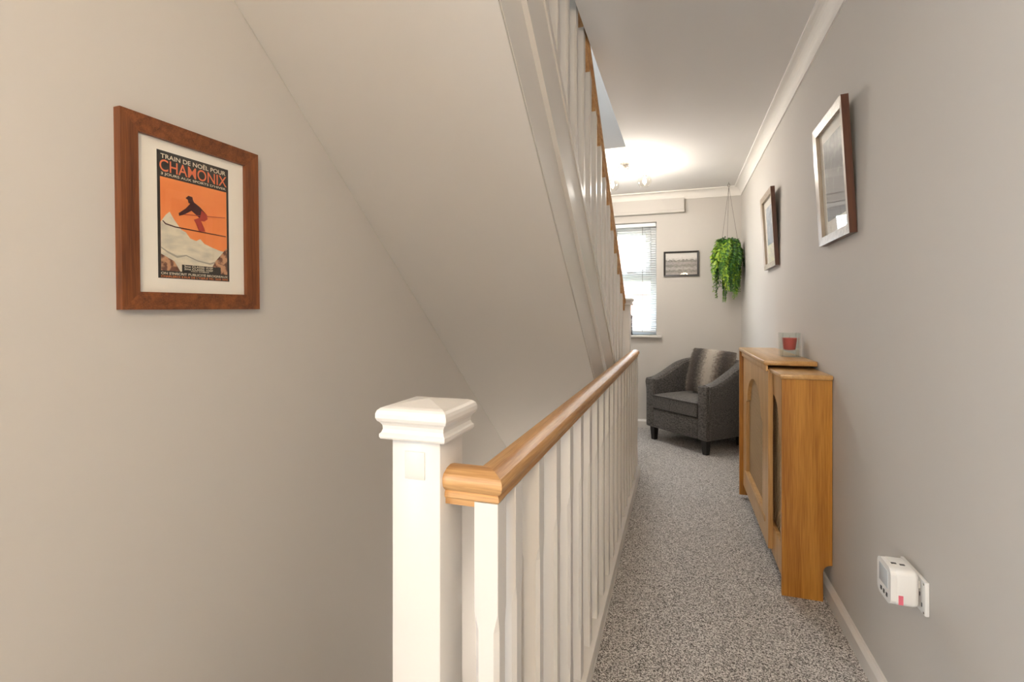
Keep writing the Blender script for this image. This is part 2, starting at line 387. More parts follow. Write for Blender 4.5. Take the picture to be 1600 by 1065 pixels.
MB().box(-.47, -.45, fy0 - .05, fy0 - .016, 1.585, 1.61, .004).box(-.50, -.40, fy0 - .05, fy0 - .038, 1.587, 1.605, .004).build('window_handle', 'upvc', sash)
MB().box(WX0 - .05, WX1 + .052, YE - .045, YE + .11, WZ0 - .024, WZ0, .006).build('window_sill', 'white_gloss', win)
# added roof window, unseen, letting more daylight down the stairwell
added_win2 = bpy.data.objects.new('added_roof_window', None); COL.objects.link(added_win2); added_win2.location = (-.75, 2.6, ZTOP); W[added_win2] = T(-.75, 2.6, ZTOP); struct(added_win2)
m = MB(); z0, z1 = ZTOP + .01, ZTOP + .08
m.box(SK[0], SK[0] + .06, SK[2], SK[3], z0, z1).box(SK[1] - .06, SK[1], SK[2], SK[3], z0, z1).box(SK[0] + .06, SK[1] - .06, SK[2], SK[2] + .06, z0, z1).box(SK[0] + .06, SK[1] - .06, SK[3] - .06, SK[3], z0, z1)
m.build('window_frame', 'upvc', added_win2)
MB().box(SK[0] + .05, SK[1] - .05, SK[2] + .05, SK[3] - .05, ZTOP + .04, ZTOP + .044).build('pane', 'pane', added_win2)
# added window behind the camera, unseen, to brighten the right wall
added_win3 = bpy.data.objects.new('added_left_window', None); COL.objects.link(added_win3); W[added_win3] = S @ T(XL - .06, (L0 + L1) / 2, L2); added_win3.matrix_basis = W[added_win3]; struct(added_win3)
m = MB(); xa, xb = XL - .09, XL - .04
m.box(xa, xb, L0, L0 + .06, L2, L3).box(xa, xb, L1 - .06, L1, L2, L3).box(xa, xb, L0 + .06, L1 - .06, L2, L2 + .06).box(xa, xb, L0 + .06, L1 - .06, L3 - .06, L3)
m.build('window_frame', 'upvc', added_win3, S)
MB().box(xa + .02, xa + .024, L0 + .05, L1 - .05, L2 + .05, L3 - .05).build('pane', 'pane', added_win3, S)
MB().box(XL - .04, XL + .05, L0 - .05, L1 + .05, L2 - .025, L2, .005).build('window_sill', 'white_gloss', added_win3, S)
# venetian blind
bl = thing('venetian_blind', 'white slatted venetian blind half open over the bright window', 'blind', (-.6, YE + .05, WZ0))
bx0, bx1 = WX0 + .008, WX1 - .008
MB().box(bx0, bx1, YE + .03, YE + .07, WZ1 - .042, WZ1 - .004, .003).build('head_rail', 'blind_slat', bl)
MB().box(bx0, bx1, YE + .036, YE + .064, WZ0 + .028, WZ0 + .045, .004).build('bottom_rail', 'blind_slat', bl)
sl = MB()
L = (bx1 - bx0) / 2
pr = [(-.0125, -.0022), (-.006, 0), (0, .0008), (.006, 0), (.0125, -.0022)]
sv = [(-L, y, z) for y, z in pr] + [(L, y, z) for y, z in pr] + [(-L, y, z + .0009) for y, z in pr] + [(L, y, z + .0009) for y, z in pr]
sf = [(i, i + 1, i + 6, i + 5) for i in range(4)] + [(i + 10, i + 15, i + 16, i + 11) for i in range(4)] + [(0, 10, 11, 1), (0, 5, 15, 10), (4, 14, 19, 9)]
sl.add(sv, sf); slm = sl.mesh('slat', 'blind_slat')
NS = 46
for i in range(NS):
    z = WZ0 + .055 + (WZ1 - .05 - WZ0 - .06) * i / (NS - 1)
    inst('slat', slm, bl, T((bx0 + bx1) / 2, YE + .05, z) @ RX(math.radians(14)))
for x in (-.86, -.6, -.34):
    for y in (YE + .036, YE + .064): MB().box(x - .0012, x + .0012, y - .0006, y + .0006, WZ0 + .03, WZ1 - .04).build('ladder_cord', 'wire', bl)
MB().tube([(-.31, YE + .026, WZ1 - .03), (-.30, YE + .022, 1.6), (-.275, YE + .022, 1.12)], .0025, 6).build('tilt_wand', 'glass', bl)
# outside
struct(MB().box(-30, 20, YE + 1.0, 60, -2.9, -2.8).build('ground', 'grass_far'))
hs = thing('brick_house', 'pale red brick house seen through the window blind', 'building', (-1.5, 14, -2.8))
MB().box(-7, 3, 14, 19, -2.8, 1.75).build('wall', 'brick_far', hs)
MB().prism([(13.7, 1.7), (16.5, 3.0), (19.3, 1.7)], 0, -7.2, 3.2).build('roof', 'roof_far', hs)
MB().box(-2.2, -1.4, 16.1, 16.9, 2.3, 3.7).build('chimney', 'brick_far', hs)

# ------------------------------------------------------------------ upper staircase (stair frame)
def zs(c, s, y): return c - s * y
st = thing('staircase', 'white painted staircase rising to the upper floor with a sloping plastered underside', 'staircase', S @ T(-.8, 3.9, 0))
SB = -.43                                                   # face of the string
y0, y1 = .56, 3.86
sy0, sy1 = (2.835 - H) / .808, 3.86
MB().prism([(sy0, H), (sy0 - .02, H + .05), (sy1, zs(2.835, .808, sy1) + .05), (sy1, zs(2.835, .808, sy1))], 0, XL + .001, SB - .001).build('soffit', 'wall_paint', st, S)
MB().prism([(sy0 + .02, H), (.84, H), (sy1, zs(3.07, .792, sy1)), (sy1, zs(2.835, .808, sy1) + .016)], 0, SB - .03, SB + .001).build('lower_string', 'white_gloss', st, S)
def strip(c0, s0, c1, s1, ya, yb, x0, x1, name, mt, r=0):
    MB().prism([(ya, zs(c0, s0, ya)), (ya, zs(c1, s1, ya)), (yb, zs(c1, s1, yb)), (yb, zs(c0, s0, yb))], 0, x0, x1).build(name, mt, st, S)
def strip_clip(c0, s0, c1, s1, yb, x0, x1, name, mt):
    ya0 = (c0 - (H + .2)) / s0; ya1 = (c1 - (H + .2)) / s1
    MB().prism([(ya0, H + .2), (ya1, H + .2), (yb, zs(c1, s1, yb)), (yb, zs(c0, s0, yb))], 0, x0, x1).build(name, mt, st, S)
strip_clip(3.05, .79, 3.075, .79, 3.76, SB - .03, SB + .018, 'string_bead', 'white_gloss')
strip_clip(3.075, .79, 3.30, .784, 3.76, SB - .03, SB + .013, 'string', 'white_gloss')
strip_clip(3.30, .784, 3.338, .784, 3.76, SB - .05, SB + .019, 'base_rail', 'white_gloss')
RS, RB, RT = .78, 4.125, 4.205
# stair handrail: a rounded oak section swept along the slope
def rail_prof(w, h):
    """cross-section of the moulded handrail, x across, z up from the underside"""
    a = w / 2
    return [(-a * .66, 0), (a * .66, 0), (a * .74, h * .06), (a * .72, h * .20), (a * .64, h * .26), (a * .80, h * .32), (a * .95, h * .43), (a, h * .56), (a * .985, h * .70), (a * .90, h * .795), (a * .86, h * .83), (a * .45, h * .955), (0, h),
            (-a * .45, h * .955), (-a * .86, h * .83), (-a * .90, h * .795), (-a * .985, h * .70), (-a, h * .56), (-a * .95, h * .43), (-a * .80, h * .32), (-a * .64, h * .26), (-a * .72, h * .20), (-a * .74, h * .06)]
def loft(rings, m=None, smooth=True):
    m = m or MB(); n = len(rings[0]); vs = [p for r in rings for p in r]; fs = []
    for j in range(len(rings) - 1):
        for i in range(n): fs.append((j * n + i, j * n + (i + 1) % n, (j + 1) * n + (i + 1) % n, (j + 1) * n + i))
    m.add(vs, fs, None, smooth); m.add(rings[0], [tuple(range(n))]); m.add(rings[-1], [tuple(range(n))]); return m
hxc = -.442
hr = []
for y in ((RT - 3.5) / RS, 3.765): hr.append([(hxc + px, y, zs(RB, RS, y) + pz * 1.05) for px, pz in rail_prof(.060, .075)])
loft(hr).build('handrail', 'oak', st, S)
strip((RB - .012), RS, RB + .004, RS, (RB - 3.4) / RS, 3.76, hxc - .02, hxc + .02, 'handrail_fillet', 'oak')
NB_BOT, NB_TOP = 3.31, RB - .002
def baluster_mesh(name, z0, z1, c0, c1, w=.041, ch=.0075, slope=0):
    """square spindle with stopped chamfers between c0 and c1; slope cuts both ends to the stair pitch"""
    h = w / 2; m = MB(); lv = [(z0, 0.0008), (c0 - .03, .0008), (c0, ch), (c1, ch), (c1 + .03, .0008), (z1, .0008)]; vs = []; fs = []
    for j, (z, c) in enumerate(lv):
        for sx, sy in ((-1, -1), (1, -1), (1, 1), (-1, 1)):
            q = [(sx * h, sy * (h - c)), (sx * (h - c), sy * h)]
            if sx * sy < 0: q = q[::-1] if False else q
            if (sx, sy) in ((1, -1), (-1, 1)): q = [q[1], q[0]]
            for (x, y) in q: vs.append((x, y, z - (slope * y if j in (0, 5) else 0)))
    for j in range(5):
        for i in range(8): fs.append((8 * j + i, 8 * j + (i + 1) % 8, 8 * j + 8 + (i + 1) % 8, 8 * j + 8 + i))
    fs.append(tuple(range(7, -1, -1))); fs.append(tuple(range(40, 48)))
    m.add(vs, fs); return m.mesh(name, 'white_gloss')
ys0 = 2.19; dyb = .159
blen = (RB - RS * ys0) - (NB_BOT - .784 * ys0)
bmesh_up = baluster_mesh('baluster', 0, blen, .22, blen - .22, slope=RS)
for i in range(-10, 10):
    y = ys0 + dyb * i
    if y > 3.70: continue
    inst('baluster', bmesh_up, st, S @ T(hxc, y, zs(NB_BOT, .784, y)))
def newel(parent, x, y, z0, ztop, M=None, name='newel_post', w=.045, plug=True):
    """square newel with rounded arrises and a moulded cap"""
    po = MB().box(x - w, x + w, y - w, y + w, z0, ztop, .0035).build(name, 'white_gloss', parent, M)
    k = w / .045; Mc = (M or ID) @ T(x, y, ztop)
    MB().squares([(.0585 * k, 0), (.0600 * k, .003), (.0600 * k, .008), (.0575 * k, .0105), (.0555 * k, .016), (.0560 * k, .022), (.0590 * k, .027), (.0625 * k, .030), (.0645 * k, .035), (.0645 * k, .042), (.0625 * k, .0475), (.0585 * k, .051), (.052 * k, .0535), (.002, .061)]).build('cap', 'white_gloss', po, Mc)
    if plug: MB().box(x - .0195, x + .0175, y - w - .0022, y - w + .001, ztop - .066, ztop - .020, .0015).build('dowel_plug', 'white_gloss', po, M)
    return po
newel(st, -.43, 3.80, -.2, 1.225, S, plug=False)
sm_ = MB().box(XL - SB + .045, 0, 0, .29, -.2, 0, .012).mesh('step', 'carpet')
for k in range(13):
    inst('step', sm_, st, S @ T(SB - .035, 3.97 - .256 * k, .2 * (k + 1)))
# lower staircase
st2 = thing('staircase', 'carpeted staircase going down inside the well behind the white balusters', 'staircase', S @ T(-.8, .84, -2.6))
sm2 = MB().box(XL + .415, 0, -.28, 0, -.2, 0, .012).mesh('step', 'carpet')
for k in range(1, 13): inst('step', sm2, st2, S @ T(-.41, .84 + .25 * k + .06, -.2 * k))

# ------------------------------------------------------------------ landing balustrade
bal = thing('balustrade', 'white landing balustrade with square spindles, capped newel post and moulded oak handrail', 'balustrade', (-.29, .77, 0))
newel(bal, -.4095, .7715, -.25, .945)
RXc, RYc, RZ0, RW, RHt = -.292, .765, .848, .062, .050
pf = rail_prof(RW, RHt)
r0 = [(RXc + px, RYc - px * -1.0, RZ0 + pz) for px, pz in pf]
r0 = [(RXc + px, RYc - px, RZ0 + pz) for px, pz in pf]          # mitre plane: +x side is the camera side
r1 = [(RXc + px, 3.72, RZ0 + pz) for px, pz in pf]
loft([r0, r1]).build('handrail', 'oak', bal)
q0 = [(-.3645, RYc - px, RZ0 + pz) for px, pz in pf]
loft([q0, r0]).build('handrail_return', 'oak_across', bal)
MB().box(-.3645, RXc - .019, RYc - .019, RYc + .019, RZ0 - .010, RZ0 + .003).build('handrail_fillet', 'oak_across', bal)
MB().box(-.335, -.2555, .84, 3.73, -.02, .062, .003).build('base_rail', 'white_gloss', bal)
MB().box(-.335, -.2535, .84, 3.73, .0, .012, .002).build('base_bead', 'white_gloss', bal)
MB().box(-.36, -.2555, .735, .845, -.25, .062, .003).build('base_block', 'white_gloss', bal)
bme = baluster_mesh('baluster', .06, RZ0 - .001, .22, .64)
ypos = [RYc] + [.857 + .1575 * k for k in range(19)]
for y in ypos: inst('baluster', bme, bal, T(RXc, y, 0))

# ------------------------------------------------------------------ pictures
def picture(name, label, M, w, h, fw, ft, mw, matt_frame, print_m, edge=None, group=None, mat_m='mat_board', cat='picture', glass=True, lip=.004):
    """frame of four mitred rails lying in the local x,z plane facing -y; M places the bottom centre of its back"""
    t = thing(name, label, cat, M, group)
    a, b = w / 2, h
    def rail(p, q, pi, qi, mt):
        # outer p->q, inner pi->qi, front at -ft
        m = MB(); vs = [(p[0], 0, p[1]), (q[0], 0, q[1]), (qi[0], 0, qi[1]), (pi[0], 0, pi[1]), (p[0], -ft, p[1]), (q[0], -ft, q[1]), (qi[0], -ft + lip, qi[1]), (pi[0], -ft + lip, pi[1])]
        m.add(vs, [(0, 1, 2, 3), (4, 5, 6, 7), (0, 1, 5, 4), (1, 2, 6, 5), (2, 3, 7, 6), (3, 0, 4, 7)])
        o = m.build('frame_rail', mt, t, M)
        if edge:
            o.data.materials.append(MATS[edge]); o.data.polygons[2].material_index = 1
        return o
    O = [(-a, 0), (a, 0), (a, b), (-a, b)]; I = [(-a + fw, fw), (a - fw, fw), (a - fw, b - fw), (-a + fw, b - fw)]
    up, side = matt_frame
    for i in range(4):
        j = (i + 1) % 4; rail(O[i], O[j], I[i], I[j], side if i % 2 == 0 else up)
    MB().box(-a + fw - .003, a - fw + .003, -.006, -.003, fw - .003, b - fw + .003).build('mat', mat_m, t, M)
    pw = w - 2 * fw - 2 * mw[0]; z0 = fw + mw[1]; z1 = b - fw - mw[2]
    Mp = M @ T(0, -.0064, (z0 + z1) / 2)
    me = MB().box(-pw / 2, pw / 2, 0, .0004, -(z1 - z0) / 2, (z1 - z0) / 2).mesh('print', print_m)
    p = inst('print', me, t, Mp)
    if glass: MB().box(-a + fw - .002, a - fw + .002, -.0095, -.0090, fw - .002, b - fw + .002).build('glass', 'glass', t, M)
    return t, p, pw, z1 - z0
# poster on the left wall
Mleft = S @ T(XL, .913, 1.164) @ RZ(PI / 2) @ RY(math.radians(-.8))
pt, pp, pw, ph = picture('framed_poster', 'dark walnut framed orange vintage ski poster on the wall by the stairs', Mleft, .364, .436, .040, .020, (.047, .034, .024), ('walnut_up', 'walnut_side'), 'poster_black', cat='picture')
MP = W[pp]
def flat(pts, name, mt, depth, parent):
    """flat printed shape: pts in 0..1 of the print (x right, y down)"""
    m = MB(); vs = [((x - .5) * pw, -depth, (.5 - y) * ph) for x, y in pts]
    m.add(vs, [tuple(range(len(vs)))])
    return m.build(name, mt, parent, MP)
def text(s, name, mt, x0, x1, y0, y1, depth, parent, bold=0.0):
    cu = bpy.data.curves.new('lettering', 'FONT'); cu.body = s; cu.offset = bold
    ob = bpy.data.objects.new('lettering', cu); COL.objects.link(ob)
    dg = bpy.context.evaluated_depsgraph_get(); dg.update()
    me = bpy.data.meshes.new_from_object(ob.evaluated_get(dg)); bpy.data.objects.remove(ob)
    xs = [v.co.x for v in me.vertices]; yy = [v.co.y for v in me.vertices]
    ax, bx, ay, by = min(xs), max(xs), min(yy), max(yy)
    for v in me.vertices:
        u = x0 + (v.co.x - ax) / (bx - ax) * (x1 - x0); w = y1 - (v.co.y - ay) / (by - ay) * (y1 - y0)
        v.co = ((u - .5) * pw, -depth, (.5 - w) * ph)
    me.materials.clear(); me.materials.append(MATS[mt])
    return inst(name, me, parent, MP)
flat([(.035, .205), (.965, .205), (.965, .94), (.035, .94)], 'poster_sky', 'poster_orange', .0003, pp)
flat([(.035, .56), (.10, .50), (.15, .47), (.21, .53), (.30, .60), (.36, .615), (.42, .66), (.50, .675), (.56, .655), (.62, .69), (.74, .715), (.86, .735), (.965, .74), (.965, .94), (.035, .94)], 'snow_peak', 'poster_snow', .0005, pp)
flat([(.035, .755), (.12, .785), (.24, .815), (.36, .80), (.52, .835), (.70, .85), (.84, .82), (.84, .828), (.70, .864), (.52, .846), (.36, .81), (.24, .832), (.12, .80), (.035, .765)], 'snow_shade', 'poster_shade', .0007, pp)
flat([(.035, .81), (.10, .83), (.20, .86), (.28, .94), (.035, .94)], 'rock', 'poster_rock', .0007, pp)
flat([(.965, .70), (.88, .76), (.78, .83), (.72, .90), (.72, .94), (.965, .94)], 'rock', 'poster_rock', .0007, pp)
# small generic skier
flat([(.36, .335), (.40, .31), (.455, .315), (.46, .335), (.475, .355), (.44, .375), (.40, .37), (.39, .345)], 'skier', 'skier_dark', .0009, pp)
flat([(.46, .35), (.56, .385), (.66, .44), (.67, .475), (.58, .49), (.50, .455), (.44, .43), (.33, .475), (.27, .49), (.265, .468), (.36, .42), (.42, .375)], 'skier', 'skier_dark', .0009, pp)
flat([(.58, .41), (.66, .44), (.67, .475), (.62, .50), (.57, .50), (.62, .56), (.63, .585), (.54, .59), (.50, .53), (.47, .50), (.52, .485), (.56, .47)], 'skier', 'skier_red', .0010, pp)
flat([(.06, .545), (.10, .566), (.22, .580), (.95, .598), (.95, .605), (.22, .590), (.09, .576), (.055, .552)], 'ski', 'skier_dark', .0010, pp)
flat([(.34, .468), (.94, .432), (.94, .438), (.34, .474)], 'ski_pole', 'skier_red', .0010, pp)
text("TRAIN DE NO\u00cbL POUR", 'lettering', 'poster_cream', .045, .955, .016, .060, .0006, pp, .012)
text("CHAMONIX", 'lettering', 'poster_red', .03, .97, .068, .161, .0006, pp, .007)
text("3 JOURS AUX SPORTS D'HIVER", 'lettering', 'poster_cream', .045, .955, .169, .195, .0006, pp, .012)
flat([(.30, .882), (.86, .882), (.86, .945), (.30, .945)], 'price_panel', 'poster_black', .0009, pp)
text("3me CLASSE: 410F", 'lettering', 'poster_cream', .33, .74, .887, .903, .0011, pp, .01)
text("2me CLASSE: 530F", 'lettering', 'poster_cream', .33, .74, .908, .924, .0011, pp, .01)
text("TOUT COMPRIS", 'lettering', 'poster_cream', .42, .68, .928, .937, .0011, pp, .01)
text("ON S'INSCRIT PUBLICIT\u00c9 BROGNIAUX", 'lettering', 'poster_cream', .03, .97, .947, .970, .0011, pp, .012)
text("CHARLEROI 8.RUE DE L'YSER.8 TEL: 2635 3692", 'lettering', 'poster_orange', .03, .97, .976, .993, .0011, pp, .006)
# right wall pictures, tipped forward on their cords
def Mright(y, z, lean): return T(XW - .001, y, z) @ RZ(-PI / 2) @ RX(math.radians(lean))
t, p, _, _ = picture('framed_picture', 'pale timber framed grey print in white mount hung above the radiator cover end', Mright(2.187, 1.436, 3.2), .385, .482, .034, .024, (.045, .055, .045), ('pale_frame_up', 'pale_frame_side'), 'etching_print', 'frame_edge')
t, p, _, _ = picture('framed_picture', 'wooden framed pastel print in white mount on wall beside the hanging plant', Mright(3.562, 1.455, 3.2), .40, .482, .034, .024, (.055, .12, .05), ('pale_frame_up', 'pale_frame_side'), 'pastel_print', 'frame_edge')
# end wall photograph
t, p, _, _ = picture('framed_photograph', 'black framed monochrome landscape photograph between window and hanging plant', T(.038, YE - .001, 1.538), .334, .250, .018, .016, (.001, .001, .001), ('black_frame', 'black_frame'), 'photo_valley')

# ------------------------------------------------------------------ radiator cover
rc = thing('radiator_cover', 'oak radiator cover with arched lattice panels and stepped shelf', 'radiator cover', (.5, 2.85, 0))
def arch_panel(x0, x1, ya, yb, za, zb, ha, hb, hz0, hz1, rise, name, parent):
    """panel in the y,z plane with an arched opening"""
    cy, cz = (ha + hb) / 2, (hz0 + hz1) / 2
    hole = [(ha, hz0), (hb, hz0), (hb, hz1 - rise)]
    r = (hb - ha) / 2; sh = r * .82
    for i in range(0, 17):
        a = PI * i / 16; hole.append((cy + sh * math.cos(a), hz1 - rise + .018 + (rise - .018) * math.sin(a)))
    hole.append((ha, hz1 - rise))
    out = []
    n = len(hole)
    rect = [(ya, za), (yb, za), (yb, zb), (ya, zb)]
    out = [(ya, za), (yb, za), (yb, hz1 - rise)]
    for i in range(17):
        t_ = i / 16
        pth = [(yb, hz1 - rise + .02), (yb, zb), (ya, zb), (ya, hz1 - rise + .02)]
        l1 = zb - pth[0][1]; l2 = yb - ya
        # corners pinned at samples 4 and 12
        if i <= 4: out.append((yb, pth[0][1] + l1 * i / 4))
        elif i <= 12: out.append((yb - l2 * (i - 4) / 8, zb))
        else: out.append((ya, zb - l1 * (i - 12) / 4))
    out.append((ya, hz1 - rise))
    m = MB(); vs = []
    for x in (x0, x1): vs += [(x, *q) for q in hole] + [(x, *q) for q in out]
    fs = []
    for i in range(n):
        j = (i + 1) % n
        fs.append((i, j, n + j, n + i)); fs.append((2 * n + i, 3 * n + i, 3 * n + j, 2 * n + j))
        fs.append((i, 2 * n + i, 2 * n + j, j)); fs.append((n + i, n + j, 3 * n + j, 3 * n + i))
    m.add(vs, fs); return m.build(name, 'oak_front', parent)
def lattice(x, ya, yb, za, zb, parent):
    m = MB(); w, d = .0033, .024; hgt = zb - za; wid = yb - ya
    for sgn in (1, -1):
        c = -hgt
        while c < wid + hgt:
            # strip y = c' + sgn*(z-za)
            pts = []
            z = 0.0
            lo = 0.0; hi = hgt
            if sgn > 0: lo = max(lo, -c); hi = min(hi, wid - c)
            else: lo = max(lo, c - wid); hi = min(hi, c)
            if hi - lo > .01:
                xa = x + (.0012 if sgn > 0 else -.0012)
                A = (ya + c + sgn * lo, za + lo); B = (ya + c + sgn * hi, za + hi)
                m.prism([(A[0] - w, A[1]), (A[0] + w, A[1]), (B[0] + w, B[1]), (B[0] - w, B[1])], 0, xa - .001, xa + .001)
            c += d
    o = m.build('lattice', 'lattice', parent); o['kind'] = 'stuff'
    return o
# far, larger section
BX = .395
arch_panel(BX, BX + .019, 2.52, 3.42, .085, .90, 2.68, 3.28, .21, .80, .17, 'front_panel', rc)
lattice(BX + .022, 2.60, 3.32, .17, .83, rc)
MB().box(BX - .004, BX, 2.60, 3.32, .175, .205, .002).build('panel_bead', 'oak_front', rc)
MB().box(BX - .022, XW - .002, 3.42, 3.44, .02, .922).build('end_panel', 'oak_up', rc)
MB().box(.385, BX, 2.522, 3.42, .893, .923, .003).build('apron', 'oak_front', rc)
MB().box(.373, XW - .001, 2.50, 3.465, .922, .945, .006).build('shelf', 'oak_veneer', rc)
# near, smaller section sliding inside
AX = .4145
arch_panel(AX, AX + .016, 2.285, 2.70, .06, .885, 2.35, 2.655, .19, .79, .17, 'front_panel', rc)
lattice(AX + .022, 2.33, 2.69, .16, .82, rc)
MB().box(.3985, XW - .001, 2.268, 2.62, .889, .910, .006).build('shelf', 'oak_veneer', rc)
nt_ = [(.408, 0), (.556, 0), (.556, .118)]
for i in range(1, 6):
    a = PI / 2 * i / 5; nt_.append((.556 + .03 * (1 - math.cos(a)), .118 + .03 * math.sin(a)))
nt_ += [(XW - .002, .148), (XW - .002, .889), (.408, .889)]
MB().prism(nt_, 1, 2.283, 2.300).build('side_panel', 'oak_up', rc)

# candle
cd = thing('candle_jar', 'red candle in a thick clear glass cube on the oak shelf', 'candle', (.535, 2.78, .945))
def hollow_box(x0, x1, y0, y1, z0, z1, t, b):
    return MB().box(x0, x0 + t, y0, y1, z0, z1).box(x1 - t, x1, y0, y1, z0, z1).box(x0 + t, x1 - t, y0, y0 + t, z0, z1).box(x0 + t, x1 - t, y1 - t, y1, z0, z1).box(x0 + t, x1 - t, y0 + t, y1 - t, z0, z0 + b)
gm = bpy.data.materials.new('solid_glass'); gm.use_nodes = True; gb = gm.node_tree.nodes['Principled BSDF']
gb.inputs['Transmission Weight'].default_value = 1; gb.inputs['Roughness'].default_value = .02; gb.inputs['IOR'].default_value = 1.35; gb.inputs['Base Color'].default_value = (.97, .99, .98, 1); MATS['solid_glass'] = gm
cx0, cx1, cy0, cy1 = .488, .572, 2.735, 2.819
hollow_box(cx0, cx1, cy0, cy1, .9455, 1.062, .0065, .030).build('glass_cube', 'cube_glass', cd)
MB().lathe([(.0, .977), (.022, .9775), (.026, .980), (.0335, 1.034), (.0335, 1.036), (.030, 1.037), (.0, 1.0365)], T(.53, 2.777, 0), 24).build('wax', 'wax', cd)
MB().tube([(.53, 2.777, 1.036), (.5305, 2.777, 1.042), (.532, 2.778, 1.046)], .0009, 6).build('wick', 'wire', cd)

# ------------------------------------------------------------------ socket and plug-in device
so = thing('wall_socket', 'white double wall socket low on the right wall', 'socket', (XW, 1.555, .405))
MB().box(XW - .010, XW, 1.482, 1.628, .405, .490, .003).build('plate', 'white_plastic', so)
for y in (1.517, 1.592):
    MB().box(XW - .0135, XW - .009, y - .009, y + .009, .462, .482, .0015).build('rocker_switch', 'white_plastic', so)
for yo, zo in ((0, .449), (-.011, .427), (.011, .427)):
    MB().box(XW - .0104, XW - .0098, 1.510 + yo - .002, 1.510 + yo + .002, zo - .005, zo + .005).build('pin_hole', 'dark_plastic', so)
for z in (.412, .483):
    MB().lathe([(.003, 0), (.003, .0006)], T(XW - .0102, 1.4885, z) @ RY(-PI / 2), 10).build('screw', 'nickel', so)
dv = thing('plug_in_alarm', 'small white rounded plug-in unit with pink label in the wall socket', 'alarm', (.545, 1.525, .42))
MB().box(.512, .570, 1.480, 1.567, .421, .513, .013, seg=4).build('body', 'white_plastic', dv)
bz = []
for cy_, cz_, a0 in ((1.548, .494, 0), (1.499, .494, 90), (1.499, .440, 180), (1.548, .440, 270)):
    for i in range(7):
        a = math.radians(a0 + 15 * i); bz.append((cy_ + .020 * math.cos(a), cz_ + .020 * math.sin(a)))
MB().prism(bz, 0, .508, .520).build('front_bezel', 'white_plastic', dv)
MB().box(.5068, .509, 1.496, 1.552, .455, .500, .0008).build('screen', 'screen_grey', dv)
for k in range(3): MB().box(.5068, .5085, 1.500 + .018 * k, 1.508 + .018 * k, .432, .442, .0005).build('button', 'dark_plastic', dv)
for k in range(2): MB().box(.522 + .017 * k, .533 + .017 * k, 1.515 - .004 * k, 1.522 - .004 * k, .5125, .5137).build('slot', 'dark_plastic', dv)
MB().box(.5245, .5345, 1.4792, 1.4802, .427, .450).build('label_sticker', 'pink_label', dv)
MB().box(.569, .5795, 1.535, 1.56, .44, .47).build('plug', 'white_plastic', dv)

# ------------------------------------------------------------------ armchair
MC = T(.22, 4.80, 0) @ RZ(math.radians(-43.8))
ch = thing('tub_armchair', 'charcoal grey fabric tub armchair with dark tapered feet in the corner', 'armchair', MC)
def chair_shell():
    R, th = .357, .098; yf = -.335; z0 = .12
    path = [(-1, yf + (0 - yf) * i / 8) for i in range(9)]
    ctrs = []
    for i in range(9): ctrs.append((-R, yf + (-yf) * i / 8, (-1, 0)))
    for i in range(1, 24):
        a = PI - PI * i / 24; ctrs.append((R * math.cos(a), R * math.sin(a), (math.cos(a), math.sin(a))))
    for i in range(9): ctrs.append((R, yf * i / 8, (1, 0)))
    rings = []; n = len(ctrs)
    for k, (x, y, nrm) in enumerate(ctrs):
        s = abs(k / (n - 1) - .5) * 2                    # 1 at the arm fronts, 0 at the back
        e = min(1, max(0, (1 - s) / .62)); e = e * e * (3 - 2 * e)
        top = .572 + .168 * e
        fl = .018
        prof = []
        # outer face up, rounded top, inner face down (d = distance inward from the outer face)
        for d, z in ((0.020, z0), (.012, z0 + .02), (.004 , z0 + .15), (-fl * .4, top - .10), (-fl, top - .045), (-fl * .8, top - .022), (-.004, top - .006), (.020, top), (.050, top + .003), (.078, top - .004), (.094, top - .022), (th, top - .05), (th, .30), (th, z0)):
            prof.append((x - nrm[0] * d, y - nrm[1] * d, z))
        rings.append(prof)
    # soften the arm fronts
    m = loft(rings)
    return m
chair_shell().build('arm_shell', 'fabric', ch, MC)
MB().box(-.262, .262, -.352, .1, .12, .297, .018, seg=3).build('front_rail', 'fabric', ch, MC)
MB().box(-.352, -.252, -.353, -.30, .122, .568, .016, seg=3).build('arm_front', 'fabric', ch, MC)
MB().box(.252, .352, -.353, -.30, .122, .568, .016, seg=3).build('arm_front', 'fabric', ch, MC)
bm = bmesh.new(); bmesh.ops.create_grid(bm, x_segments=24, y_segments=24, size=1)
def seat_mesh():
    m = MB(); N = 22; vs = []; fs = []
    for side in (0, 1):
        for j in range(N + 1):
            for i in range(N + 1):
                u, v = -1 + 2 * i / N, -1 + 2 * j / N
                x = .258 * u; y = -.06 + .305 * v
                if v > .1:                                    # rounded back to follow the tub
                    lim = math.sqrt(max(.02, 1 - ((v - .1) / .95) ** 2)); x *= min(1, lim * 1.02)
                ed = (max(0, 1 - abs(u) ** 10) * max(0, 1 - abs(v) ** 10)) ** .5
                z = (.432 - .014 * (1 - ed) + .010 * (1 - u * u) * (1 - v * v)) if side else .300
                vs.append((x * (1 if ed > 0 else .985), y * (1 if ed > 0 else .99), z - (0 if side or ed > 0 else -.008)))
        k = side * (N + 1) ** 2
        for j in range(N):
            for i in range(N): 
                a = k + j * (N + 1) + i; fs.append((a, a + 1, a + N + 2, a + N + 1))
    b = [i for i in range(N + 1)] + [(j + 1) * (N + 1) - 1 for j in range(1, N + 1)] + [N * (N + 1) + i for i in range(N - 1, -1, -1)] + [j * (N + 1) for j in range(N - 1, 0, -1)]
    k = (N + 1) ** 2
    for i in range(len(b)): j = (i + 1) % len(b); fs.append((b[i], b[j], b[j] + k, b[i] + k))
    m.add(vs, fs, None, True); return m, [vs[k + q] for q in b[:N + 1]]
bm.free()
sm, front_edge = seat_mesh()
sc_ = sm.build('seat_cushion', 'fabric', ch, MC)
